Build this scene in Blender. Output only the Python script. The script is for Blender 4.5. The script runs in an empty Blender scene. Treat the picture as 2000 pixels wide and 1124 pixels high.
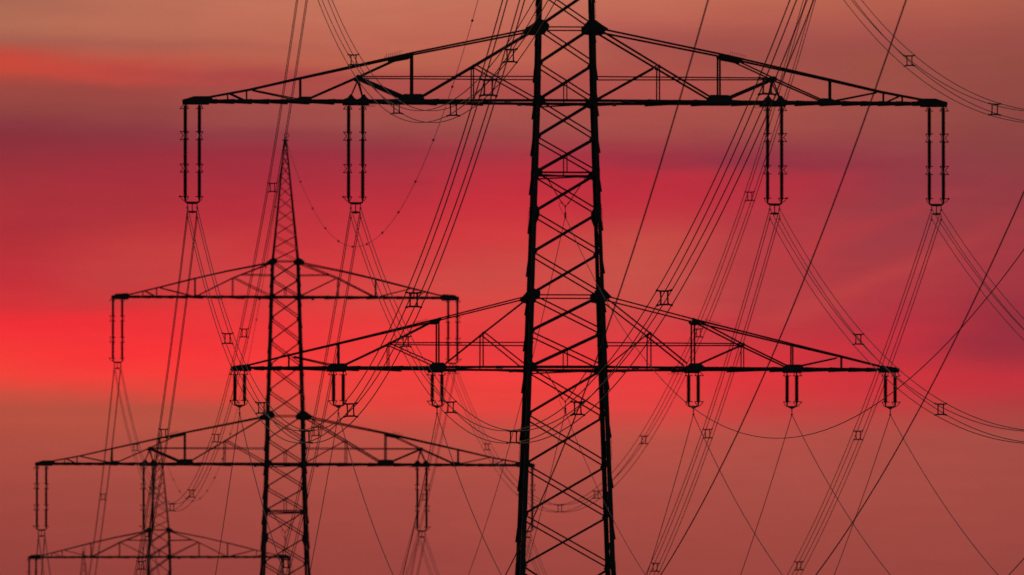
import bpy, math, random
from mathutils import Vector, Matrix
random.seed(7)
sc = bpy.context.scene
C = sc.collection
# ------------------------------------------------------------------ camera
PX = 1.0/48.0            # one drawing unit of the pylon elevation, in metres
FOC = 34000.0/2000.0*36.0
PITCH = math.atan(1738/34000.0)
cam_d = bpy.data.cameras.new('camera'); cam = bpy.data.objects.new('camera', cam_d); C.objects.link(cam)
cam.location = (0, 0, 1.7); cam.rotation_euler = (math.pi/2+PITCH, 0, 0)
cam_d.sensor_width = 36; cam_d.lens = FOC; cam_d.clip_start = 1; cam_d.clip_end = 60000
cam_d.dof.use_dof = True; cam_d.dof.focus_distance = 530; cam_d.dof.aperture_fstop = 5.6
sc.camera = cam
sc.view_settings.view_transform = 'Standard'; sc.view_settings.look = 'None'
sc.view_settings.exposure = 0; sc.view_settings.gamma = 1
# ------------------------------------------------------------------ sky
SUN_EL, SUN_AZ = math.radians(0.8), math.radians(-6)
w = bpy.data.worlds.new('World'); sc.world = w; w.use_nodes = True
nt = w.node_tree; nt.nodes.clear(); L = nt.links.new
def N(t, **k):
    n = nt.nodes.new(t)
    for a, b in k.items(): setattr(n, a, b)
    return n
def M(op, a, b=None, c=None, clamp=False):
    n = N('ShaderNodeMath', operation=op, use_clamp=clamp)
    for i, x in enumerate((a, b, c)):
        if x is None: continue
        if isinstance(x, (int, float)): n.inputs[i].default_value = x
        else: L(x, n.inputs[i])
    return n.outputs[0]
def MIX(f, a, b):
    n = N('ShaderNodeMix', data_type='RGBA')
    for s, x in ((n.inputs[0], f), (n.inputs[6], a), (n.inputs[7], b)):
        if isinstance(x, (int, float)): s.default_value = x
        elif isinstance(x, tuple): s.default_value = x
        else: L(x, s)
    return n.outputs[2]
def lin(c):
    return tuple(((x/255)/12.92 if x/255 <= .04045 else ((x/255+.055)/1.055)**2.4) for x in c)+(1,)
tc = N('ShaderNodeTexCoord'); sep = N('ShaderNodeSeparateXYZ'); L(tc.outputs['Generated'], sep.inputs[0])
dx, dy, dz = sep.outputs
dyc = M('MAXIMUM', dy, 0.02)
az = M('DIVIDE', dx, dyc); el = M('DIVIDE', dz, dyc)
# sky coordinates in degrees: azimuth about the sunset point, elevation above the horizon
A_deg = M('MULTIPLY', M('ARCTANGENT', az), 57.2958)
E_deg = M('MULTIPLY', M('ARCTANGENT', el), 57.2958)
cv = N('ShaderNodeCombineXYZ'); L(M('MULTIPLY', A_deg, 0.55), cv.inputs[0]); L(M('MULTIPLY', E_deg, 2.4), cv.inputs[1])
def noise(scale, detail, rough=0.5, off=0):
    m = N('ShaderNodeMapping'); m.inputs['Location'].default_value = (off, off*.7, 0); L(cv.outputs[0], m.inputs[0])
    n = N('ShaderNodeTexNoise'); n.inputs['Scale'].default_value = scale; n.inputs['Detail'].default_value = detail
    n.inputs['Roughness'].default_value = rough; L(m.outputs[0], n.inputs['Vector']); return M('SUBTRACT', n.outputs[0], 0.5)
warp = M('ADD', M('MULTIPLY', noise(1.3, 3, .5, 3), 0.035), M('MULTIPLY', noise(6.0, 4, .55, 9), 0.022))
# fractions: U 0..1 over azimuth -1.685..+1.685 deg ; V 0..1 from 3.87 deg down to 1.98 deg
U = M('ADD', M('DIVIDE', A_deg, 3.37), 0.5)
V = M('DIVIDE', M('SUBTRACT', 3.8707, E_deg), 1.890)
Vw = M('ADD', V, warp)
STOPS = [0,45,85,110,130,150,175,210,240,262,300,350,400,470,540,590,630,690,735,765,800,850,950,1124]
SKY = [  # cloud colours, one list per azimuth, going down
 [(170,103,83),(177,108,85),(166,93,79),(194,74,61),(200,74,60),(180,74,62),(158,72,65),(148,68,64),(137,56,63),(138,50,61),(150,49,59),(163,50,59),(172,50,57),(183,49,56),(194,49,58),(208,50,57),(238,48,55),(248,60,56),(242,68,58),(206,78,62),(184,80,63),(177,78,65),(163,72,63),(149,65,60)],
 [(184,109,87),(187,107,86),(176,95,81),(188,88,72),(190,78,66),(184,74,64),(160,72,66),(152,70,67),(144,62,66),(140,53,63),(154,48,60),(166,48,60),(176,50,58),(194,60,61),(194,62,64),(206,56,59),(234,50,56),(248,52,55),(246,62,58),(213,74,62),(186,80,64),(177,79,66),(163,73,64),(150,66,60)],
 [(194,113,91),(191,107,87),(186,99,82),(186,94,76),(182,88,74),(172,76,70),(166,76,71),(160,76,72),(156,72,71),(146,62,68),(156,48,62),(168,47,62),(180,48,60),(198,52,60),(208,65,65),(216,59,61),(234,55,59),(242,57,58),(242,61,59),(220,69,63),(192,78,65),(179,80,68),(165,74,65),(152,67,61)],
 [(196,114,91),(193,107,87),(190,101,83),(188,99,79),(184,94,77),(178,86,75),(172,80,74),(166,78,73),(160,78,73),(154,70,71),(154,52,65),(176,49,63),(190,48,61),(206,54,61),(208,67,67),(220,67,65),(232,59,61),(238,59,60),(240,63,60),(234,65,61),(222,70,62),(189,79,68),(167,75,66),(154,68,62)],
 [(196,111,90),(193,104,87),(190,98,84),(186,96,80),(182,90,78),(176,82,76),(172,80,74),(170,80,74),(164,78,73),(160,72,72),(166,56,67),(192,49,62),(202,50,61),(208,60,63),(200,73,70),(212,73,69),(222,63,64),(234,59,61),(242,63,61),(236,64,62),(224,68,62),(195,78,68),(171,76,67),(157,70,63)],
 [(194,109,88),(186,97,83),(172,85,79),(170,84,74),(172,82,74),(174,82,74),(176,82,75),(172,80,74),(168,78,73),(164,72,72),(158,52,67),(186,47,62),(192,52,63),(196,68,67),(192,75,71),(200,73,70),(212,63,66),(226,57,62),(236,61,62),(232,63,64),(220,67,64),(191,79,69),(171,76,67),(155,70,63)],
 [(188,101,81),(180,93,79),(168,83,77),(164,82,72),(162,80,72),(164,80,72),(166,80,72),(166,80,72),(164,78,72),(158,72,71),(148,56,68),(174,50,64),(178,54,65),(180,60,66),(182,62,66),(184,62,66),(190,56,64),(206,53,61),(222,55,60),(216,58,61),(200,64,63),(181,77,69),(167,76,67),(155,70,63)],
 [(180,95,77),(172,87,75),(162,79,73),(158,80,69),(156,78,69),(156,78,69),(156,77,69),(156,76,70),(154,74,70),(152,70,70),(148,62,70),(148,58,69),(154,60,68),(168,60,67),(174,58,66),(178,54,65),(182,50,63),(190,50,62),(208,52,60),(204,55,61),(188,64,63),(173,76,68),(165,75,67),(154,70,63)],
 [(172,91,75),(164,85,73),(154,77,70),(150,78,66),(148,76,66),(146,74,66),(146,73,66),(144,71,66),(142,69,66),(141,67,66),(140,64,66),(144,60,66),(150,58,65),(160,58,65),(162,55,64),(156,51,62),(150,46,61),(162,48,61),(186,50,61),(186,54,61),(174,63,63),(165,76,68),(161,74,66),(152,69,63)],
]
cols = []
for k, lst in enumerate(SKY):
    r = N('ShaderNodeValToRGB'); cr = r.color_ramp; cr.interpolation = 'EASE' if False else 'LINEAR'
    while len(cr.elements) < len(STOPS): cr.elements.new(0.5)
    for e_, s_, c_ in zip(cr.elements, STOPS, lst): e_.position = s_/1124; e_.color = lin(c_)
    L(Vw, r.inputs[0]); cols.append(r.outputs[0])
Uw = M('ADD', U, M('MULTIPLY', noise(2.2, 3, .5, 21), .10))
cur = cols[0]
for k in range(1, len(cols)):
    mr = N('ShaderNodeMapRange', interpolation_type='SMOOTHSTEP'); L(Uw, mr.inputs[0])
    mr.inputs[1].default_value = (k-1)/8; mr.inputs[2].default_value = k/8
    cur = MIX(mr.outputs[0], cur, cols[k])
# separate soft clouds: centre, half sizes, slope, colour, weight
CLOUDS = [(120,138,170,10,.05,(208,74,59),.5),(330,150,120,8,.04,(186,78,68),.4),(500,148,260,12,.03,(164,64,68),.5),
 (300,256,330,12,.05,(142,56,66),.35),(620,268,160,14,.02,(150,62,69),.4),(120,430,210,34,-.16,(160,46,60),.4),(320,510,170,34,-.28,(204,66,64),.4),
 (430,420,130,26,-.2,(184,44,60),.4),(160,630,240,18,-.12,(246,46,53),.4),(420,640,240,34,-.1,(240,54,56),.15),(380,764,190,16,.05,(236,66,57),.6),(850,775,260,20,.03,(236,66,60),.5),(930,552,190,40,-.12,(210,78,69),.45),
 (830,640,170,34,-.22,(240,60,57),.4),(1040,640,70,60,0,(222,62,62),.35),(690,520,90,28,-.1,(224,54,58),.4),(1250,520,110,60,-.25,(202,84,72),.55),(1330,385,190,32,-.02,(192,45,61),.55),(1100,330,120,26,.02,(184,46,62),.4),
 (1420,82,230,22,.02,(158,77,72),.5),(1650,110,300,18,.03,(150,74,68),.35),(1490,318,240,10,.0,(144,50,68),.65),(1780,450,130,38,-.35,(148,60,69),.45),
 (1650,570,230,16,-.42,(192,68,67),.5),(1600,478,200,14,-.38,(190,58,65),.4),(1830,540,160,14,-.4,(178,60,66),.4),(1960,635,110,36,-.1,(146,46,62),.3),(1880,745,260,22,-.02,(200,50,60),.45),
 (1600,690,200,18,-.2,(216,50,60),.35),(700,900,500,40,-.03,(176,80,68),.35),(1500,930,500,50,.02,(172,80,70),.3),(250,820,300,26,.02,(182,82,66),.35),
 (1010,100,90,22,0,(196,100,80),.5),(900,180,300,16,.03,(176,74,72),.4),(250,60,260,16,.02,(182,110,84),.35),(360,88,260,9,.01,(170,94,78),.45)]
wx = M('MULTIPLY', noise(3.2, 4, .55, 61), 90.0); wy = M('MULTIPLY', noise(4.4, 4, .6, 77), 46.0)
Xp = M('ADD', M('MULTIPLY', U, 2000.0), wx); Yp = M('ADD', M('MULTIPLY', V, 1124.0), wy)
for cx, cy, rx, ry, sl, c_, wt in CLOUDS:
    ax_ = M('SUBTRACT', Xp, float(cx))
    q1 = M('DIVIDE', ax_, float(rx)*1.15)
    q2 = M('DIVIDE', M('SUBTRACT', M('SUBTRACT', Yp, float(cy)), M('MULTIPLY', ax_, float(sl))), float(ry)*1.25)
    rr = M('ADD', M('MULTIPLY', q1, q1), M('MULTIPLY', q2, q2))
    cur = MIX(M('MULTIPLY', M('EXPONENT', M('MULTIPLY', rr, -1.0)), wt), cur, lin(c_))
# soft cloud streaks and fine mottling
sv = N('ShaderNodeCombineXYZ'); L(M('MULTIPLY', A_deg, 0.9), sv.inputs[0]); L(M('ADD', M('MULTIPLY', E_deg, 11.0), M('MULTIPLY', A_deg, .5)), sv.inputs[1])
sn = N('ShaderNodeTexNoise'); sn.inputs['Scale'].default_value = 1.6; sn.inputs['Detail'].default_value = 6; sn.inputs['Roughness'].default_value = .6; L(sv.outputs[0], sn.inputs['Vector'])
streak = M('SUBTRACT', sn.outputs[0], .5)
cg = N('ShaderNodeCombineXYZ'); L(A_deg, cg.inputs[0]); L(E_deg, cg.inputs[1])
gn = N('ShaderNodeTexNoise'); gn.inputs['Scale'].default_value = 170; gn.inputs['Detail'].default_value = 1; L(cg.outputs[0], gn.inputs['Vector'])
g = M('ADD', 1.0, M('ADD', M('ADD', M('MULTIPLY', noise(8, 5, .62, 40), .13), M('MULTIPLY', streak, .11)), M('MULTIPLY', M('SUBTRACT', gn.outputs[0], .5), .22)))
vm = N('ShaderNodeVectorMath', operation='SCALE'); L(cur, vm.inputs[0]); L(g, vm.inputs[3])
cloud = vm.outputs[0]
# the red cloud sheet lies low in the west; the rest of the dusk sky is a dim physical sky
sky = N('ShaderNodeTexSky', sky_type='NISHITA'); sky.sun_disc = False
sky.sun_elevation = SUN_EL; sky.sun_rotation = SUN_AZ; sky.dust_density = 2.0
bg1 = N('ShaderNodeBackground'); L(sky.outputs[0], bg1.inputs[0]); bg1.inputs[1].default_value = 0.12
bg2 = N('ShaderNodeBackground'); L(cloud, bg2.inputs[0]); bg2.inputs[1].default_value = 1.0
def sm(x, a, b):
    mr = N('ShaderNodeMapRange', interpolation_type='SMOOTHSTEP'); L(x, mr.inputs[0]); mr.inputs[1].default_value = a; mr.inputs[2].default_value = b
    return mr.outputs[0]
horiz = M('ABSOLUTE', A_deg)
mask = M('MULTIPLY', M('MULTIPLY', M('SUBTRACT', 1.0, sm(horiz, 14, 45)), M('SUBTRACT', 1.0, sm(E_deg, 7, 20))), sm(dy, 0.1, 0.4))
ms = N('ShaderNodeMixShader'); L(mask, ms.inputs[0]); L(bg1.outputs[0], ms.inputs[1]); L(bg2.outputs[0], ms.inputs[2])
wo = N('ShaderNodeOutputWorld'); L(ms.outputs[0], wo.inputs[0])
# ------------------------------------------------------------------ sun, almost on the horizon behind the line
sd = bpy.data.lights.new('sun', 'SUN'); sd.energy = 0.03; sd.angle = math.radians(0.5); sd.color = (1, .45, .25)
so = bpy.data.objects.new('sun', sd); C.objects.link(so)
dirn = Vector((math.sin(SUN_AZ)*math.cos(SUN_EL), math.cos(SUN_AZ)*math.cos(SUN_EL), math.sin(SUN_EL)))
so.rotation_euler = dirn.to_track_quat('Z', 'Y').to_euler(); so.location = (0, 900, 200)
# ------------------------------------------------------------------ materials
def mat(name, col, col2, rough, metal, scale):
    m = bpy.data.materials.new(name); m.use_nodes = True; t = m.node_tree; b = t.nodes['Principled BSDF']
    tcx = t.nodes.new('ShaderNodeTexCoord'); n = t.nodes.new('ShaderNodeTexNoise'); n.inputs['Scale'].default_value = scale; n.inputs['Detail'].default_value = 4
    t.links.new(tcx.outputs['Object'], n.inputs['Vector'])
    r = t.nodes.new('ShaderNodeValToRGB'); r.color_ramp.elements[0].position = .35; r.color_ramp.elements[1].position = .65
    r.color_ramp.elements[0].color = col+(1,); r.color_ramp.elements[1].color = col2+(1,)
    t.links.new(n.outputs[0], r.inputs[0]); t.links.new(r.outputs[0], b.inputs['Base Color'])
    b.inputs['Roughness'].default_value = rough; b.inputs['Metallic'].default_value = metal
    return m
STEEL = mat('weathered_steel', (.020, .020, .028), (.034, .033, .044), .75, 0, 1.3)
CERAM = mat('brown_porcelain', (.030, .018, .014), (.045, .026, .020), .45, 0, 3)
FIT = mat('galvanised_fitting', (.045, .045, .05), (.07, .07, .075), .6, .3, 4)
ALU = mat('dull_aluminium_wire', (.13, .13, .15), (.18, .18, .21), .6, 0, 1)
PLATE = mat('blue_plate_paint', (.03, .045, .16), (.04, .06, .2), .5, 0, 6)
GRASS = mat('field_grass', (.035, .05, .018), (.07, .075, .03), .95, 0, .05)
# ------------------------------------------------------------------ mesh builder; drawing units u (right), d (away), v (down)
BASEZ = 45.474; V0 = 200.0
def P(u, d, v): return Vector((u*PX, d*PX, BASEZ-(v-V0)*PX))
class MB:
    def __init__(s): s.v = []; s.f = []
    def prism(s, p, q, prof, n):
        a = (q-p); l = a.length
        if l < 1e-6: return
        a /= l; n = (n-a*n.dot(a))
        if n.length < 1e-4: n = a.orthogonal()
        n.normalize(); b = a.cross(n); k = len(s.v); m = len(prof)
        for o in (p, q):
            for (x, y) in prof: s.v.append(o+b*x+n*y)
        for i in range(m):
            j = (i+1) % m; s.f.append((k+i, k+j, k+m+j, k+m+i))
        s.f.append(tuple(k+i for i in range(m))[::-1]); s.f.append(tuple(k+m+i for i in range(m)))
    def angle(s, p, q, w, n, dep=None):           # an L-section member, flat flange facing n
        w = w*PX; h = w/2; d = (dep*PX if dep else w); t = w*.14
        s.prism(p, q, [(-h, 0), (h, 0), (h, -t), (-h+t, -t), (-h+t, -d), (-h, -d)], n)
    def box(s, p, q, w, n, d=None):
        h = w*PX/2; e = (d if d else w)*PX/2
        s.prism(p, q, [(-h, -e), (h, -e), (h, e), (-h, e)], n)
    def tube(s, pts, r, k=6):
        rr = r if isinstance(r, (list, tuple)) else [r]*len(pts); base = len(s.v)
        for i, p in enumerate(pts):
            a = (pts[min(i+1, len(pts)-1)]-pts[max(i-1, 0)]).normalized()
            up = Vector((0, 0, 1)) if abs(a.z) < .95 else Vector((0, 1, 0))
            x = a.cross(up).normalized(); y = x.cross(a)
            for j in range(k):
                t = 2*math.pi*j/k; s.v.append(p+(x*math.cos(t)+y*math.sin(t))*rr[i])
        for i in range(len(pts)-1):
            for j in range(k):
                b = base+i*k; j2 = (j+1) % k; s.f.append((b+j, b+j2, b+k+j2, b+k+j))
        s.f.append(tuple(range(base, base+k))[::-1]); s.f.append(tuple(range(base+(len(pts)-1)*k, base+len(pts)*k)))
    def plate(s, poly, n, t):                     # flat plate of outline poly, thickness t (units)
        n = n.normalized()*t*PX/2; k = len(s.v); m = len(poly)
        for sg in (-1, 1):
            for p in poly: s.v.append(p+n*sg)
        for i in range(m):
            j = (i+1) % m; s.f.append((k+i, k+j, k+m+j, k+m+i))
        s.f.append(tuple(k+i for i in range(m))[::-1]); s.f.append(tuple(k+m+i for i in range(m)))
    def ball(s, c, r, k=8):
        pts = [c+Vector((0, 0, -r*math.cos(math.pi*i/6))) for i in range(7)]
        s.tube(pts, [max(r*math.sin(math.pi*i/6), r*.02) for i in range(7)], k)
    def mesh(s, name):
        m = bpy.data.meshes.new(name); m.from_pydata([tuple(x) for x in s.v], [], s.f); m.update(); return m
def obj(name, mb, m, parent=None, smooth=False):
    me = mb.mesh(name) if isinstance(mb, MB) else mb
    if not me.materials: me.materials.append(m)
    if smooth:
        for p in me.polygons: p.use_smooth = True
    o = bpy.data.objects.new(name, me); C.objects.link(o)
    if parent: o.parent = parent
    return o
def tag(o, label, cat, group=None, kind=None):
    if label: o['label'] = label
    if cat: o['category'] = cat
    if group: o['group'] = group
    if kind: o['kind'] = kind
    return o
def thing(name, loc, rz, label, cat, group=None):
    o = bpy.data.objects.new(name, None); C.objects.link(o); o.location = loc; o.rotation_euler = (0, 0, rz)
    o.empty_display_size = 2
    return tag(o, label, cat, group)
def copy_tree(o, parent=None):
    c = o.copy(); C.objects.link(c); c.parent = parent
    for ch in [x for x in o.children]: copy_tree(ch, c)
    return c
# ------------------------------------------------------------------ pylon
WID = [(-772, 5), (-408, 76), (-301, 83), (55, 105), (203, 111), (577, 137), (722, 147), (1100, 175), (1700, 236), (2382, 330)]
def width(v):
    for (a, x), (b, y) in zip(WID, WID[1:]):
        if v <= b: return x+(y-x)*(v-a)/(b-a)
    return WID[-1][1]
def legw(v): return 3.6 if v < -408 else 6.0 if v < 55 else 7.4 if v < 577 else 9.0 if v < 1200 else 10
FN = Vector((0, -1, 0)); BN = Vector((0, 1, 0))
def corner(sx, sy, v): h = width(v)/2; return P(sx*h, sy*h, v)
def leg_mesh(sx, sy):
    mb = MB(); vs = [-772, -408, -301, 55, 203, 413, 577, 722, 900, 1100, 1400, 1700, 2040, 2384]
    for a, b in zip(vs, vs[1:]):
        wd = legw((a+b)/2)*PX; t = wd*.16
        p, q = corner(sx, sy, a), corner(sx, sy, b)
        # L-section with its heel on the outer corner
        k = len(mb.v)
        for c in (p, q):
            o = c+Vector((sx*wd*.5, sy*wd*.5, 0))
            for (x, y) in ((0, 0), (-wd, 0), (-wd, -t), (-t, -t), (-t, -wd), (0, -wd)): mb.v.append(o+Vector((x*sx, y*sy, 0)))
        for i in range(6):
            j = (i+1) % 6; mb.f.append((k+i, k+j, k+6+j, k+6+i))
        mb.f.append(tuple(range(k, k+6))); mb.f.append(tuple(range(k+6, k+12)))
    mb.plate([corner(sx, sy, 2376)+Vector((x, y, 0)) for x, y in ((-.6, -.6), (.6, -.6), (.6, .6), (-.6, .6))], Vector((0, 0, 1)), 26)
    return mb
NODES = [-772, -748, -722, -694, -664, -633, -600, -563, -525, -486, -447, -408,   # peak
         -354, -301, -237, -168, -96, -20, 53, 126, 198, 270, 340, 417, 496, 578, 651, 722, 814, 911, 1010, 1110,
         1230, 1360, 1510, 1680, 1870, 2100, 2376]
SIDE = [-408, -380, -330, -270, -205, -133, -60, 10, 88, 160, 232, 304, 380, 456, 540, 616, 686, 768, 861, 960, 1060, 1170, 1290, 1430, 1590, 1770, 1980, 2376]
def face_bracing(sy, root):
    n = FN if sy < 0 else BN; pk, low = MB(), MB()
    for a, b in zip(NODES, NODES[1:]):
        wd = 1.4 if a < -740 else 1.7 if a < -408 else 3.4
        if a >= 1110: wd = 4
        mb = pk if a < -408 else low if a >= 1110 else MB()
        f = lambda sx, v, o=0: corner(sx, sy, v)+Vector((-sx*2.5*PX, sy*o*PX, 0))
        mb.angle(f(-1, b-3, 3.4), f(1, a+3, 3.4), wd*1.05, n)         # rising to the right
        mb.angle(f(-1, a+3, 1.2), f(1, b-3, 1.2), wd*.86, n, wd*1.6)
        if mb is not pk and mb is not low:
            for v0, v1 in ((-327, -301), (163, 198), (306, 340), (688, 720)):      # short post under the crossing
                if a < v0 < b: mb.angle(P(0, sy*width(v0)/2, v0), P(0, sy*width(v1)/2, v1), 2.2, n)
            obj('lattice_panel', mb, STEEL, root)
    obj('peak_bracing', pk, STEEL, root); obj('base_bracing', low, STEEL, root)
    for v, wd in ((-408, 2.6), (56, 2.6), (581, 2.6), (-301, 5), (200, 5.4), (341, 3.6), (722, 5.6)):
        mb = MB(); mb.angle(corner(-1, sy, v), corner(1, sy, v), wd, n); obj('cross_bar', mb, STEEL, root)
    mb = MB()
    for v in NODES[12:32]:      # small joint plates where the crossed members meet the legs
        for sx in (-1, 1):
            h = width(v)/2; s_ = 5.5
            mb.plate([P(sx*(h-2), sy*(h+1.2), v-s_), P(sx*(h-3-s_*.8), sy*(h+1.2), v-1.5), P(sx*(h-3-s_*.8), sy*(h+1.2), v+1.5), P(sx*(h-2), sy*(h+1.2), v+s_)], BN, .5)
    obj('joint_plates', mb, STEEL, root)
def side_bracing(sx):
    mb = MB(); n = Vector((sx, 0, 0))
    for i, (a, b) in enumerate(zip(SIDE, SIDE[1:])):
        o = legw(a)*.5+1.6
        if a < 55: o -= 1.2
        f = lambda sy, v, k: corner(sx, sy, v)+Vector((sx*k*PX, 0, 0))
        t, bo = (1, -1) if sx > 0 else (-1, 1)       # one diagonal bolted outside the legs, one inside
        mb.box(f(t, a, o-1.2), f(bo, b-2, o), 2.8, n)
        mb.box(f(bo, a, -2), f(t, b, -2), 2.2, n)
    pv = NODES[:12]
    for i, (a, b) in enumerate(zip(pv, pv[1:])):
        mb.angle(corner(sx, -1, a), corner(sx, 1, b), 1.5, n); mb.angle(corner(sx, 1, a), corner(sx, -1, b), 1.5, n)
    for v in (-408, 56, -301, 200, 341, 581, 722): mb.angle(corner(sx, -1, v), corner(sx, 1, v), 3, n)
    return mb
def diaphragm():
    mb = MB()
    for v in (-301, 204, 345, 726):
        h = width(v)/2
        mb.box(P(-h, -h, v), P(h, h, v), 2.6, Vector((0, 0, 1))); mb.box(P(-h, h, v+2.8), P(h, -h, v+2.8), 2.6, Vector((0, 0, 1)))
    return mb
def gussets(root):
    def g(u, v, pts, sy):
        for sx in (-1, 1):
            mb = MB(); out.append(mb)
            mb.plate([P(sx*(u+x), sy*(width(v)/2+2.0), v+y) for x, y in pts], BN, .7)
    out = []
    for sy in (-1, 1):
        g(width(-408)/2, -408, [(-11, -4), (-4, -9), (5, -8), (16, 0), (18, 5), (5, 9), (-7, 9), (-11, 4)], sy)
        g(width(55)/2, 55, [(-18, -4), (-9, -13), (4, -13), (16, -4), (29, 4), (22, 10), (9, 11), (-4, 10), (-14, 9), (-18, 4)], sy)
        g(width(578)/2, 578, [(-16, -4), (-12, -7), (2, -11), (14, 2), (19, 7), (9, 13), (-4, 13), (-14, 11), (-16, 3)], sy)
        for vv, s_ in ((200, 1), (-301, .8), (722, 1)):
            g(width(vv)/2, vv, [(-14*s_, 3), (-12*s_, -6*s_), (-4, -11*s_), (4, -11*s_), (5, -5), (5, 8*s_), (-3, 10*s_), (-10*s_, 7*s_)], sy)
        g(width(420)/2, 420, [(-9, -6), (-3, -17), (4, -17), (4, 26), (-2, 24), (-9, 6)], sy)
        g(width(341)/2, 341, [(-12, -4), (-4, -9), (4, -9), (4, 10), (-12, 6)], sy)
    for mb in out: obj('gusset_plate', mb, STEEL, root)
def leg_bolts(mb, sx, only):
    for a, b, in ((-6, 40), (412, 447), (862, 905)):
        v = a
        while v < b:
            for sy in (only,):
                c = corner(sx, sy, v); mb.box(c-Vector((sx*PX, 0, 0)), c+Vector((sx*(legw(v)/2+2.8)*PX, 0, 0)), 1.1, BN)
            v += 3.6
def step_bolts(mb, sx, sy):
    v = -380
    while v < 2200:
        c = corner(sx, sy, v); mb.box(c, c+Vector((sx*(legw(v)/2+5.5)*PX, 0, 0)), 1.2, BN); v += 31.5
def crossarm(sx, root, kind):
    """one half of a crossarm; tables hold (u, v) of the elevation"""
    if kind == 'wide':
        vb, tip, vt, uh = 200, 749, 55, 54
        top = [(700, 193), (619, 178), (519, 155), (304, 107), (66, 59)]; hb, ht = 5.4, 2.9
        posts = [(661, 186, 1.9), (624, 179, 1.9), (519, 156, 3.0), (301, 109, 3.2), (182, 131, 2.3)]
        diag = [((656, 186), (630, 198), 2.6), ((612, 179), (528, 196), 2.0), ((502, 195), (407, 153), 2.6), ((407, 153), (325, 115), 2.4),
                ((400, 157), (318, 192), 4.6), ((284, 192), (181, 131), 3.2), ((181, 131), (66, 62), 3.2), ((176, 131), (60, 196), 2.4)]
        ties = [((407, 153), (50, 153), 2.0)]
        gus = [([(749, 198), (727, 191), (694, 191), (690, 197), (698, 207), (749, 207)]), ([(532, 197), (519, 192), (500, 192), (495, 203), (532, 203)]),
               ([(326, 196), (318, 187), (282, 187), (276, 200), (276, 204), (326, 204)]), ([(413, 154), (408, 149), (398, 152), (398, 157), (407, 160), (412, 159)]),
               ([(435, 197), (427, 194), (423, 188), (419, 188), (415, 194), (410, 198), (407, 206), (435, 206)]), ([(407, 197), (402, 194), (398, 188), (394, 188), (390, 194), (385, 198), (382, 206), (407, 206)]),
               ([(347, 118), (300, 105), (298, 110), (306, 115), (342, 122)]), ([(184, 130), (181, 128), (178, 131), (179, 134), (183, 134)])]
        hang = [((406, 158), (421, 192), 2.4), ((406, 158), (397, 192), 2.4)]
        bolts = [(352, 112, 322, 104.5, -1), (398, 206, 372, 206, 1)]
    elif kind == 'low':
        vb, tip, uh, vt = 722, 654, 72, 578
        top = [(617, 716), (541, 697), (444, 674), (250, 627), (80, 584)]; hb, ht = 4.6, 2.5
        posts = [(541, 699, 1.9), (444, 676, 2.6), (347, 676, 1.8), (250, 630, 2.9), (164, 655, 2.2)]
        diag = [((532, 700), (459, 716), 2.0), ((432, 716), (346, 675), 2.6), ((346, 675), (259, 630), 2.6), ((344, 676), (254, 716), 2.2),
                ((236, 714), (163, 655), 2.6), ((163, 655), (80, 590), 2.4), ((160, 655), (82, 717), 2.2)]
        ties = [((347, 674), (66, 674), 2.0)]
        gus = [([(654, 721), (630, 717), (617, 717), (614, 728), (654, 728)]), ([(466, 720), (460, 714), (430, 714), (426, 722), (428, 728), (466, 728)]),
               ([(270, 720), (262, 713), (241, 713), (233, 721), (237, 728), (266, 728)]), ([(268, 632), (247, 624), (244, 629), (249, 634), (262, 634)]),
               ([(350, 674), (347, 672), (342, 675), (344, 678), (349, 678)]), ([(166, 654), (163, 652), (160, 655), (161, 658), (165, 658)])]
        hang = []
        bolts = [(300, 636, 272, 629, -1), (232, 728, 205, 728, 1)]
    else:
        vb, tip, uh, vt = -301, 521, 42, -408
        S = lambda x, y: ((557-x)*1.532 if False else x*1.532, 203+(y-909)*1.532)
        top = [(472, -306), (386, -327), (271, -356), (176, -378), (44, -404)]; hb, ht = 5.2, 2.9
        posts = [(427, -317, 1.6), (386, -326, 1.8), (271, -355, 2.4), (158, -356, 2.0)]
        diag = [((421, -318), (394, -304), 2.2), ((375, -327), (283, -304), 2.0), ((262, -305), (157, -358), 2.6), ((157, -358), (44, -402), 2.6), ((152, -357), (46, -305), 2.2)]
        ties = [((133, -368), (40, -366), 2.0)]
        gus = [([(521, -301), (508, -309), (472, -311), (464, -300), (472, -292), (521, -293)]), ([(282, -302), (272, -306), (256, -306), (252, -298), (282, -298)])]
        hang = []; bolts = []
    hd = lambda u, v: 5+(width(vt if v < vb-60 else vb)/2-5)*max(0, (tip-abs(u)))/(tip-uh)
    # depth of the upper chord eases from the body width at its root to the tip
    def D(u, v):
        root_w = width(vt)/2 if v < vb-3 else width(vb)/2
        return 4+(root_w-4)*max(0.0, (tip-abs(u)))/(tip-uh)
    def Q(u, v, sy, o=0): return P(sx*u, sy*(D(u, v)+o), v)
    main, br = MB(), MB(); subs = []
    chain = [(tip-3, vb-2)]+top
    for sy in (-1, 1):
        n = FN if sy < 0 else BN
        main.angle(Q(tip, vb, sy), Q(uh, vb, sy), hb, n)
        for a, b in zip(chain, chain[1:]): main.angle(Q(a[0], a[1], sy), Q(b[0], b[1], sy), ht*1.25 if a[0] > 290 else ht*1.05, n)
        for u, v, wd in posts:
            mb = MB(); mb.angle(Q(u, v, sy, -.8), Q(u, vb-1, sy, -.8), wd*1.15, n); subs.append(('post', mb))
        for p, q, wd in diag+ties:
            mb = MB(); mb.angle(Q(p[0], p[1], sy, .9), Q(q[0], q[1], sy, .9), wd*1.15, n); subs.append(('tie_bar' if (p, q, wd) in ties else 'diagonal_brace', mb))
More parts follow.
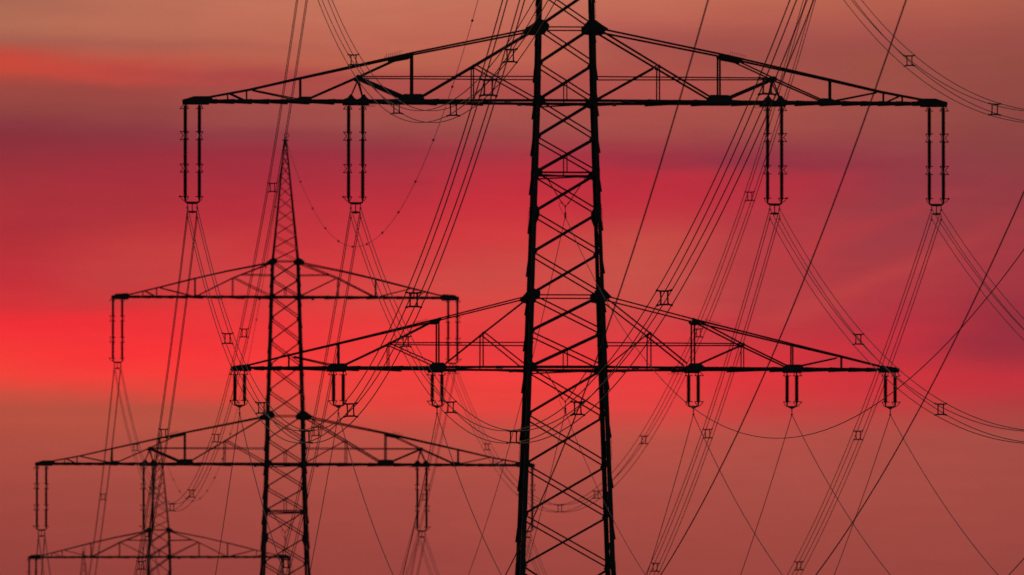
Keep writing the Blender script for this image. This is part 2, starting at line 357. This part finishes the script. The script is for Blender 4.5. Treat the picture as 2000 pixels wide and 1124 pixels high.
        for poly in gus:
            mb = MB(); mb.plate([Q(x, y, sy, 1.6) for x, y in poly], BN, .6); subs.append(('gusset_plate', mb))
        for p, q, wd in hang:
            mb = MB(); mb.box(Q(p[0], p[1], sy, -2), P(sx*q[0], sy*6, q[1]), wd, n); subs.append(('hanger_strut', mb))
        for a, va, b, vb_, up in bolts:
            for i in range(9):
                t = i/8; c = Q(a+(b-a)*t, va+(vb_-va)*t, sy, 0); main.box(c, c+Vector((0, 0, -up*2.4*PX)), 1.1, BN)
    # bottom plane zigzag under the chords (its flat ends give the stepped underside)
    us = []; u = uh
    while u < tip-60:
        us.append(u); u += max(34, 2*D(u, vb)*.95)
    us.append(tip-45)
    for i, (a, b) in enumerate(zip(us, us[1:])):
        z = vb+hb/2+1.3; up = Vector((0, 0, 1))
        br.box(Q(a, z, 1) if True else None, Q(b, z, -1), 3, up, 2.2)
        br.box(Q(a, vb-hb/2, -1), Q(b, vb-hb/2, 1), 2.4, up, 1.6)
        br.box(Q(b, vb, -1), Q(b, vb, 1), 2.4, up, 1.8)
    for u, v, wd in posts: br.box(Q(u, v, -1), Q(u, v, 1), 2.0, Vector((0, 0, 1)))
    # hanger beam carrying the insulators
    uu = {'wide': (730, 410), 'low': (637, 444, 251), 'top': (503,)}[kind]
    for c in uu:
        s_ = 14 if kind != 'low' else 10
        for k in (-s_, s_): main.box(P(sx*(c+k), -D(c+k, vb), vb+3.2), P(sx*(c+k), D(c+k, vb), vb+3.2), 3.0, Vector((0, 0, 1)))
    # close the tip with an end plate
    main.plate([P(sx*tip, -5, vb-3), P(sx*tip, 5, vb-3), P(sx*tip, 5, vb+4), P(sx*tip, -5, vb+4)], Vector((1, 0, 0)), 1.2)
    ca = obj('crossarm', main, STEEL, root)
    obj('bottom_bracing', br, STEEL, ca)
    for nm, mb in subs: obj(nm, mb, STEEL, ca)
    npm = MB(); pu = {'wide': 93, 'low': 110, 'top': 80}[kind]
    d_ = D(pu, vb)
    npm.plate([P(sx*pu-4, -d_, vb+5), P(sx*pu+4, -d_, vb+5), P(sx*pu+4, -d_, vb+11), P(sx*pu-4, -d_, vb+11)], BN, .6)
    obj('number_plate', npm, PLATE, ca)
    if kind != 'top':
        bm_ = MB(); bu = pu+23
        bm_.plate([P(sx*bu-7, -D(bu, vb)-2, vb-2.5), P(sx*bu+7, -D(bu, vb)-2, vb-2.5), P(sx*bu+7, -D(bu, vb)-2, vb+3.5), P(sx*bu-7, -D(bu, vb)-2, vb+3.5)], BN, .6)
        obj('circuit_plate', bm_, PLATE, ca)
    return ca
def peak_top():
    mb = MB()
    mb.box(P(-9, 0, -772), P(9, 0, -772), 4, Vector((0, 0, 1))); mb.box(P(0, -7, -770), P(0, 7, -770), 3, Vector((0, 0, 1)))
    mb.box(P(0, 0, -772), P(0, 0, -779), 2.4, BN)
    ring = [P(3.5+6.5*math.cos(t*math.pi/6), 0, -786+6.5*math.sin(t*math.pi/6)) for t in range(13)]
    mb.tube(ring, 1.1*PX, 6)
    return mb
def make_pylon(loc, rz, label):
    r = thing('lattice_pylon', loc, rz, label, 'pylon', 'lattice pylons of one power line')
    for sx in (-1, 1):
        for sy in (-1, 1):
            lm = leg_mesh(sx, sy); leg_bolts(lm, sx, sy)
            if sx == sy: step_bolts(lm, sx, sy)
            obj('leg', lm, STEEL, r)
    for sy in (-1, 1): face_bracing(sy, r)
    for sx in (-1, 1): obj('side_bracing', side_bracing(sx), STEEL, r)
    obj('diaphragm', diaphragm(), STEEL, r); gussets(r)
    for kind in ('wide', 'low', 'top'):
        for sx in (-1, 1): crossarm(sx, r, kind)
    obj('peak_cap', peak_top(), STEEL, r)
    return r
# sites: position of the tower axis, height of the ground there
TH = [math.radians(3.1), math.radians(4.2), math.radians(-1.6), math.radians(1.5)]
SITE = [Vector((2.171, 708.33, 0.0)), Vector((-14.15, 1085.17, 0.66)), Vector((-29.15, 1437.92, -3.0)), Vector((-44.11, 1790.9, 0.3))]
LBL = ['nearest black lattice pylon, largest, cut off by the top edge', 'second lattice pylon with its pointed tip in full view left of the nearest pylon',
       'third lattice pylon, low in the left corner behind the second pylon', 'farthest lattice pylon, only its tip showing under the lowest left crossarm']
py0 = make_pylon(SITE[0], TH[0], LBL[0])
pyl = [py0]
for i in (1, 2, 3):
    c = copy_tree(py0); c.location = SITE[i]; c.rotation_euler = (0, 0, TH[i]); c['label'] = LBL[i]; pyl.append(c)
def W(i, u, v, d=0):       # world point on pylon i
    p = P(u, d, v); p = Matrix.Rotation(TH[i], 3, 'Z') @ p; return p+SITE[i]
# ------------------------------------------------------------------ insulators (local units: x right, z up, origin at the hanger)
def rod_mesh(z0, z1, n, r1=.048, r2=.086):
    mb = MB(); pts = []; rs = []
    st = (z1-z0)/n
    for i in range(n+1):
        z = z0+st*i; pts += [Vector((0, 0, z))]; rs += [r1]
        if i < n: pts += [Vector((0, 0, z+st*.35)), Vector((0, 0, z+st*.6))]; rs += [r2, r2*.97]
    mb.tube(pts, rs, 8); return mb.mesh('insulator_rod')
def LP(x, y, z): return Vector((x*PX, y*PX, -z*PX))
def horn(full, side, updown, ball=False, deep=8):
    """a thin guard loop round the string end, on two stays; updown=+1 loop lies below the fitting"""
    mb = MB(); z = updown*deep; a, b = (-10.5, 6.8) if side < 0 else (-6.8, 10.5)
    if not full: a, b = (-7.2, 7.2)
    y = 4.5
    mb.tube([LP(a, -y, z), LP(b, -y, z), LP(b, y, z), LP(a, y, z), LP(a, -y, z)], .013, 5)
    if full: mb.tube([LP(a, 0, z+updown*.6), LP(a*.35, 0, 0), LP(b*.35, 0, 0), LP(b, 0, z+updown*.6)], .016, 5)
    else: mb.tube([LP(0, 0, 0), LP(-side*3, 0, 0), LP(-side*7, 0, z)], .015, 5)
    if ball: mb.ball(LP(a if side < 0 else b, 0, z), .042, 6)
    return mb
def insulator_quad(loc, rz, label, side):
    r = thing('insulator_set', loc, rz, label, 'insulator', 'long three-rod insulator sets')
    for sg in (-1, 1):
        x = sg*13.8; full = (sg == side)
        fit = MB(); fit.tube([LP(x, 0, -3), LP(x, 0, 3)], .03, 6); obj('shackle', fit, FIT, r)
        for z0, z1 in ((55, 67), (119, 130)):
            fit = MB(); fit.tube([LP(x, 0, z0-1), LP(x, 0, z0+3), LP(x, 0, (z0+z1)/2), LP(x, 0, z1-3), LP(x, 0, z1+1)], [.055, .05, .022, .05, .055], 8); obj('link_fitting', fit, FIT, r)
        fit = MB(); fit.tube([LP(x, 0, 180), LP(x, 0, 184), LP(x, 0, 189)], [.07, .045, .03], 8)
        obj('string_fitting', fit, FIT, r)
        for z0, z1 in ((2, 56), (66, 120), (129, 181)):
            o = obj('insulator_rod', rods['m'], CERAM, r); o.location = LP(x, 0, z0); o.scale = (1, 1, (z1-z0)/54)
        for zc, dirs in ((0, (1,)), (61, (-1, 1)), (124.5, (-1, 1)), (188, (-1,))):
            for ud in dirs:
                h = obj('arcing_horn', horns[(full, side, ud, zc == 188)], FIT, r); h.location = LP(x, 0, zc)
    y = MB()
    y.tube([LP(-13.8, 0, 186), LP(-13.6, 0, 190), LP(-9, 0, 192.5), LP(9, 0, 192.5), LP(13.6, 0, 190), LP(13.8, 0, 186)], [.03, .04, .052, .052, .04, .03], 6)
    y.plate([LP(-10, 0, 190), LP(10, 0, 190), LP(7, 0, 195), LP(-7, 0, 195)], BN, 1)
    y.box(LP(0, 0, 192), LP(0, 0, 210), 1.8, BN)
    y.plate([LP(-9.5, 0, 209), LP(0, 0, 207.5), LP(9.5, 0, 209), LP(9.5, 0, 211), LP(0, 0, 213), LP(-9.5, 0, 211)], BN, 1.4)
    obj('yoke_plate', y, FIT, r)
    for x in (-9.4, 9.4):
        for z in (193, 212):
            o = obj('suspension_clamp', clampm, FIT, r); o.location = LP(x, 0, z)
    return r
def clamp_mb():
    mb = MB()
    mb.tube([LP(0, 0, 0), LP(0, 0, 3.2)], .014, 5)
    mb.ball(LP(0, 0, 4), .026, 6)
    mb.plate([LP(-2.2, 0, 7), LP(2.2, 0, 7), LP(1.6, 0, 10), LP(0, 0, 11.5), LP(-1.6, 0, 10)], BN, 2)
    mb.tube([LP(0, 0, 4), LP(0, 0, 8)], .012, 5)
    mb.tube([LP(0, -10, 10.8), LP(0, -5, 9.2), LP(0, 0, 8.6), LP(0, 5, 9.2), LP(0, 10, 10.8)], [.016, .026, .032, .026, .016], 6)
    return mb
def insulator_single(loc, rz, label, side):
    r = thing('insulator_set', loc, rz, label, 'insulator', 'short twin-rod insulator sets')
    for sg in (-1, 1):
        x = sg*9.4; full = (sg == side)
        fit = MB(); fit.tube([LP(x, 0, -4), LP(x, 0, 6)], .03, 6); obj('shackle', fit, FIT, r); fit = MB(); fit.tube([LP(x, 0, 54), LP(x, 0, 57), LP(x, 0, 66)], [.07, .04, .025], 8)
        obj('string_fitting', fit, FIT, r)
        o = obj('insulator_rod', rods['m'], CERAM, r); o.location = LP(x, 0, 5); o.scale = (1, 1, 50/54)
        for ud, zc in ((1, -3), (-1, 64)):
            h = obj('arcing_horn', horns[(full, side, ud, False)], FIT, r); h.location = LP(x, 0, zc)
    y = MB(); y.tube([LP(-9.4, 0, 65), LP(0, 0, 69), LP(9.4, 0, 65)], .022, 6)
    y.plate([LP(-9.4, 0, 64), LP(9.4, 0, 64), LP(2, 0, 70), LP(-2, 0, 70)], BN, 1.2)
    y.tube([LP(0, 0, 69), LP(0, 0, 75)], .02, 6)
    obj('yoke_plate', y, FIT, r)
    o = obj('suspension_clamp', clampm, FIT, r); o.location = LP(0, 0, 72)
    return r
def vee_hanger(loc, rz, label):
    r = thing('vee_hanger', loc, rz, label, 'hanger', 'V-shaped wire hangers inside the pylon bodies')
    mb = MB(); mb.tube([LP(-38, 0, 0), LP(-7, 0, 52), LP(0, 0, 59), LP(7, 0, 52), LP(42, 0, 0)], .018, 5)
    obj('stay', mb, FIT, r)
    f = MB()
    for x in (-6, 6): f.tube([LP(x*1.25, 0, 50), LP(x, 0, 53), LP(x*.8, 0, 55)], [.016, .034, .016], 6)
    f.plate([LP(-2.5, 0, 58), LP(2.5, 0, 58), LP(0, 0, 63)], BN, 1); f.tube([LP(0, 0, 61), LP(0, 0, 72)], .015, 5)
    f.tube([LP(0, 0, 71), LP(0, 0, 73), LP(0, 0, 76)], [.03, .045, .03], 6)
    f.tube([LP(-.5, -12, 83), LP(-.5, -4, 79), LP(0, 0, 78), LP(.5, 4, 79), LP(.5, 12, 83)], [.02, .04, .05, .04, .02], 6)
    obj('suspension_clamp', f, FIT, r)
    j = MB(); j.tube([LP(-7, 0, 53), LP(-11, 0, 52), LP(-12, 0, 57), LP(-8, 0, 66), LP(-3, 0, 77)], .007, 5)
    obj('jumper_wire', j, FIT, r)
    return r
rods = {'m': rod_mesh(0, -54*PX, 22)}
horns = {(f, s, u, b): horn(f, s, u, b and f and u == -1 and True, 8).mesh('arcing_horn') for f in (True, False) for s in (-1, 1) for u in (-1, 1) for b in (True, False)}
clampm = clamp_mb().mesh('suspension_clamp')
QI = [(0, -730, 207, -1, 'long double insulator at the far left tip of the nearest pylon\'s wide crossarm'),
      (0, -410.5, 207, -1, 'long double insulator under the left A-frame of the nearest pylon\'s wide crossarm'),
      (0, 410.5, 207, 1, 'long double insulator under the right A-frame of the nearest pylon\'s wide crossarm'),
      (0, 728, 207, 1, 'long double insulator at the far right tip of the nearest pylon\'s wide crossarm'),
      (1, -503, -296, -1, 'long double insulator at the left tip of the second pylon\'s top crossarm'),
      (1, 503, -296, 1, 'long double insulator at the right tip of the second pylon\'s top crossarm'),
      (1, -730, 207, -1, 'long double insulator at the left tip of the second pylon\'s wide crossarm'),
      (1, -410.5, 207, -1, 'long double insulator of the second pylon in front of the third pylon\'s pointed top'),
      (1, 410.5, 207, 1, 'long double insulator under the right A-frame of the second pylon\'s wide crossarm'),
      (1, 728, 207, 1, 'blurred long insulator seen through the nearest pylon\'s lattice'),
      (2, -503, -296, -1, 'cropped insulator at the left tip of the third pylon\'s top crossarm'),
      (2, 503, -296, 1, 'cropped insulator at the right tip of the third pylon\'s crossarm, seen through the second pylon')]
for i, u, v, side, lb in QI: insulator_quad(W(i, u, v), TH[i], lb, side)
SI = [(-637, -1, 'short double insulator at the left tip of the nearest pylon\'s lower crossarm'), (-444, -1, 'short double insulator, middle of three left of the nearest pylon\'s mast'),
      (-251, -1, 'short double insulator closest to the left of the nearest pylon\'s mast'), (251, 1, 'short double insulator closest to the right of the nearest pylon\'s mast'),
      (444, 1, 'short double insulator, middle of three right of the nearest pylon\'s mast'), (637, 1, 'short double insulator at the right tip of the nearest pylon\'s lower crossarm')]
for u, side, lb in SI: insulator_single(W(0, u, 730), TH[0], lb, side)
vee_hanger(W(0, 0, 345), TH[0], 'V-shaped hanger inside the nearest pylon\'s mast between its crossarms')
vee_hanger(W(0, 0, 727), TH[0], 'V-shaped hanger inside the nearest pylon\'s mast under its lower crossarm')
vee_hanger(W(1, 0, 345), TH[1], 'small blurred V-shaped hanger inside the second pylon\'s mast')
# ------------------------------------------------------------------ wires
THN = math.radians(-.6); NS = Vector((17.9, 337.4, 40.31-BASEZ))       # the pylon nearer the camera stands out of view
def WN(u, v): return Matrix.Rotation(THN, 3, 'Z') @ P(u, 0, v)+NS
def curve(p, q, sag, t): 
    r = p.lerp(q, t); r.z -= 4*sag*t*(1-t); return r
def wire_mb(p, q, sag, r, org, n=72, k=6):
    mb = MB(); mb.tube([curve(p, q, sag, i/n)-org for i in range(n+1)], r, k); return mb
def spacer_mesh():
    mb = MB(); h = 9.5*PX; V_ = lambda x, z: Vector((x*PX, 0, z*PX))
    for sg in (1, -1):
        mb.tube([V_(-10, 9.8*sg), V_(-7, 9.0*sg), V_(-4, 8.6*sg), V_(4, 8.6*sg), V_(7, 9.0*sg), V_(10, 9.8*sg)], [.038, .023, .028, .028, .023, .038], 6)
        for x in (-9.6, 9.6): mb.tube([V_(x, 9.6*sg)+Vector((0, -.05, 0)), V_(x, 9.6*sg)+Vector((0, .05, 0))], .03, 6)
        mb.tube([V_(5.0*sg, -9), V_(4.6*sg, -6.5), V_(4.4*sg, 0), V_(4.6*sg, 6.5), V_(5.0*sg, 9)], [.038, .022, .019, .022, .038], 6)
    return mb.mesh('spacer')
SPM = spacer_mesh()
TA = [.15, .27, .408, .527, .66, .793, .905]; TB = [.134, .249, .38, .506, .618, .745, .862]
def bundle(p, q, sag, ts, label, th):
    r = thing('conductor_bundle', p, 0, label, 'power line', 'four-wire conductor bundles')
    d = 9.5*PX; ax = Vector((math.cos(th), math.sin(th), 0))
    base = wire_mb(p, q, sag, .0152, p).mesh('wire')
    for a in (-1, 1):
        for b in (-1, 1):
            w_ = obj('wire', base, ALU, r); off = ax*(a*d); w_.location = (off.x, off.y, b*d)
    for t in ts:
        jt = t+random.uniform(-.003, .003)
        s = obj('spacer', SPM, FIT, r); s.location = curve(p, q, sag, jt)-p; s.rotation_euler = (0, random.uniform(-.03, .03), th)
    return r
def single(p, q, sag, r, name, label, group, marks=None):
    mb = wire_mb(p, q, sag, r, p)
    if marks is None:
        o = obj(name, mb, ALU); o.location = p; return tag(o, label, 'power line', group)
    e = thing(name, p, 0, label, 'earth wire', group)
    obj('wire', mb, ALU, e)
    for t in marks:
        m = obj('marker', MARK, FIT, e); m.location = curve(p, q, sag, t)-p
    return e
mk = MB(); mk.ball(Vector((0, 0, 0)), .062, 10); MARK = mk.mesh('marker')
BN_ = [(-503, -89, 14.0, 'four-wire bundle dipping in a U over the left half of the nearest pylon\'s wide crossarm'),
       (503, -89, 14.0, 'four-wire bundle sagging across the top right corner of the photo'),
       (-729.5, 417, 13.95, 'four-wire bundle in a long U from the far left tip insulator'),
       (-410.5, 417, 13.95, 'four-wire bundle in a U crossing the nearest mast under its lower crossarm'),
       (410.5, 417, 13.95, 'four-wire bundle running down right from the right A-frame insulator over the lower crossarm tip'),
       (728, 417, 13.95, 'four-wire bundle leaving the far right tip insulator towards the right edge')]
for u, v, s, lb in BN_: bundle(W(0, u, v), WN(u, v), s, TA, lb, (TH[0]+THN)/2)
BB = [(-503, -89, 14.86, 'four-wire bundle from the top left edge down past the second pylon\'s pointed tip'),
      (503, -89, 14.86, 'blurred four-wire bundle curving low behind the nearest mast up to the second pylon\'s right tip'),
      (-729.5, 417, 15.0, 'four-wire bundle falling steeply left from the far left tip insulator'),
      (-410.5, 417, 15.0, 'four-wire bundle falling steeply left from the left A-frame insulator behind the lower crossarm'),
      (410.5, 417, 15.0, 'four-wire bundle falling down left from the right A-frame insulator'),
      (728, 417, 15.0, 'four-wire bundle falling down left from the far right tip insulator')]
for u, v, s, lb in BB: bundle(W(0, u, v), W(1, u, v), s, TB, lb, TH[0])
BC = [(-503, -89, 12.5, 'blurred four-wire bundle falling from the left tip of the second pylon\'s top crossarm'),
      (503, -89, 12.5, 'blurred four-wire bundle falling from the right tip of the second pylon\'s top crossarm'),
      (-729.5, 417, 12.5, 'short stretch of blurred wires falling from the second pylon\'s lowest left insulator'),
      (-410.5, 417, 12.5, 'blurred wires falling beside the third pylon\'s mast from the second pylon'),
      (410.5, 417, 12.5, 'blurred wires falling left from the insulator right of the second pylon\'s mast'),
      (728, 417, 12.5, 'blurred wires falling from the insulator behind the nearest mast\'s left leg')]
for u, v, s, lb in BC: bundle(W(1, u, v), W(2, u, v), s, TB, lb, TH[1])
side_n = {-637: 'left tip', -444: 'middle left', -251: 'inner left', 251: 'inner right', 444: 'middle right', 637: 'right tip'}
for u, nm in side_n.items():
    single(W(0, u, 811), WN(u, 811), 14.0 if u < 0 else 14.0, .0165, 'conductor_wire', 'single wire from the %s short insulator of the lower crossarm running down right' % nm, 'single wires of the lower crossarm')
    single(W(0, u, 811), W(1, u, 811), 15.0, .015, 'conductor_wire', 'single wire from the %s short insulator of the lower crossarm falling down left' % nm, 'single wires of the lower crossarm')
cn = 'single wires hung in the middle of the masts'
single(W(0, 0, 424), WN(0, 424), 13.83, .014, 'centre_wire', 'single wire in a wide U right of the nearest mast rising to the right edge', cn)
single(W(0, 0, 424), W(1, 0, 424), 15.0, .013, 'centre_wire', 'thin wire falling down left from the V-hanger between the nearest pylon\'s crossarms', cn)
single(W(0, 0, 806), WN(0, 806), 13.83, .013, 'centre_wire', 'thin wire falling down right from the V-hanger under the nearest pylon\'s lower crossarm', cn)
single(W(0, 0, 806), W(1, 0, 806), 15.0, .013, 'centre_wire', 'thin wire falling down left from the V-hanger under the nearest pylon\'s lower crossarm', cn)
single(W(1, 0, 424), W(2, 0, 424), 12.5, .013, 'centre_wire', 'thin blurred wire falling from the second pylon\'s V-hanger', cn)
eg = 'earth wires with small round markers'; mks = [.0613*k for k in range(1, 16)]
single(W(0, 0, -779), W(1, 0, -779), 14.97, .0135, 'earth_wire', 'beaded wire sagging in a U from the second pylon\'s tip to the top edge', eg, mks)
single(W(1, 0, -779), W(2, 0, -779), 12.5, .013, 'earth_wire', 'faint beaded wire falling left from the second pylon\'s tip', eg, mks)
single(W(2, 0, -779), W(3, 0, -779), 12.5, .013, 'earth_wire', 'faint beaded wire falling from the third pylon\'s tip', eg, mks)
# ------------------------------------------------------------------ ground
def ground_z(x, y):
    pts = [(-400, 0), (708, 0), (1085, .66), (1438, -3.0), (1791, 0.3), (4000, -2)]
    z = pts[-1][1]
    for (a, za), (b, zb) in zip(pts, pts[1:]):
        if y <= b:
            t = max(0, min(1, (y-a)/(b-a))); t = t*t*(3-2*t); z = za+(zb-za)*t; break
    return z
gx = [-15000, -6000, -2500, -1000, -500, -250, -120, -60, -25, 0, 25, 60, 120, 250, 500, 1000, 2500, 6000, 15000]
gy = [-3000, -800, -300, -100, 0]+[50*i for i in range(1, 45)]+[2600, 3200, 4000, 6000, 10000, 18000, 30000]
me = bpy.data.meshes.new('ground'); vs = [(x, y, ground_z(x, y)) for y in gy for x in gx]; nx = len(gx)
fs = [(j*nx+i, j*nx+i+1, (j+1)*nx+i+1, (j+1)*nx+i) for j in range(len(gy)-1) for i in range(nx-1)]
me.from_pydata(vs, [], fs); me.update()
go = obj('ground', me, GRASS); tag(go, 'dark field the pylons stand on', 'ground', None, 'structure')
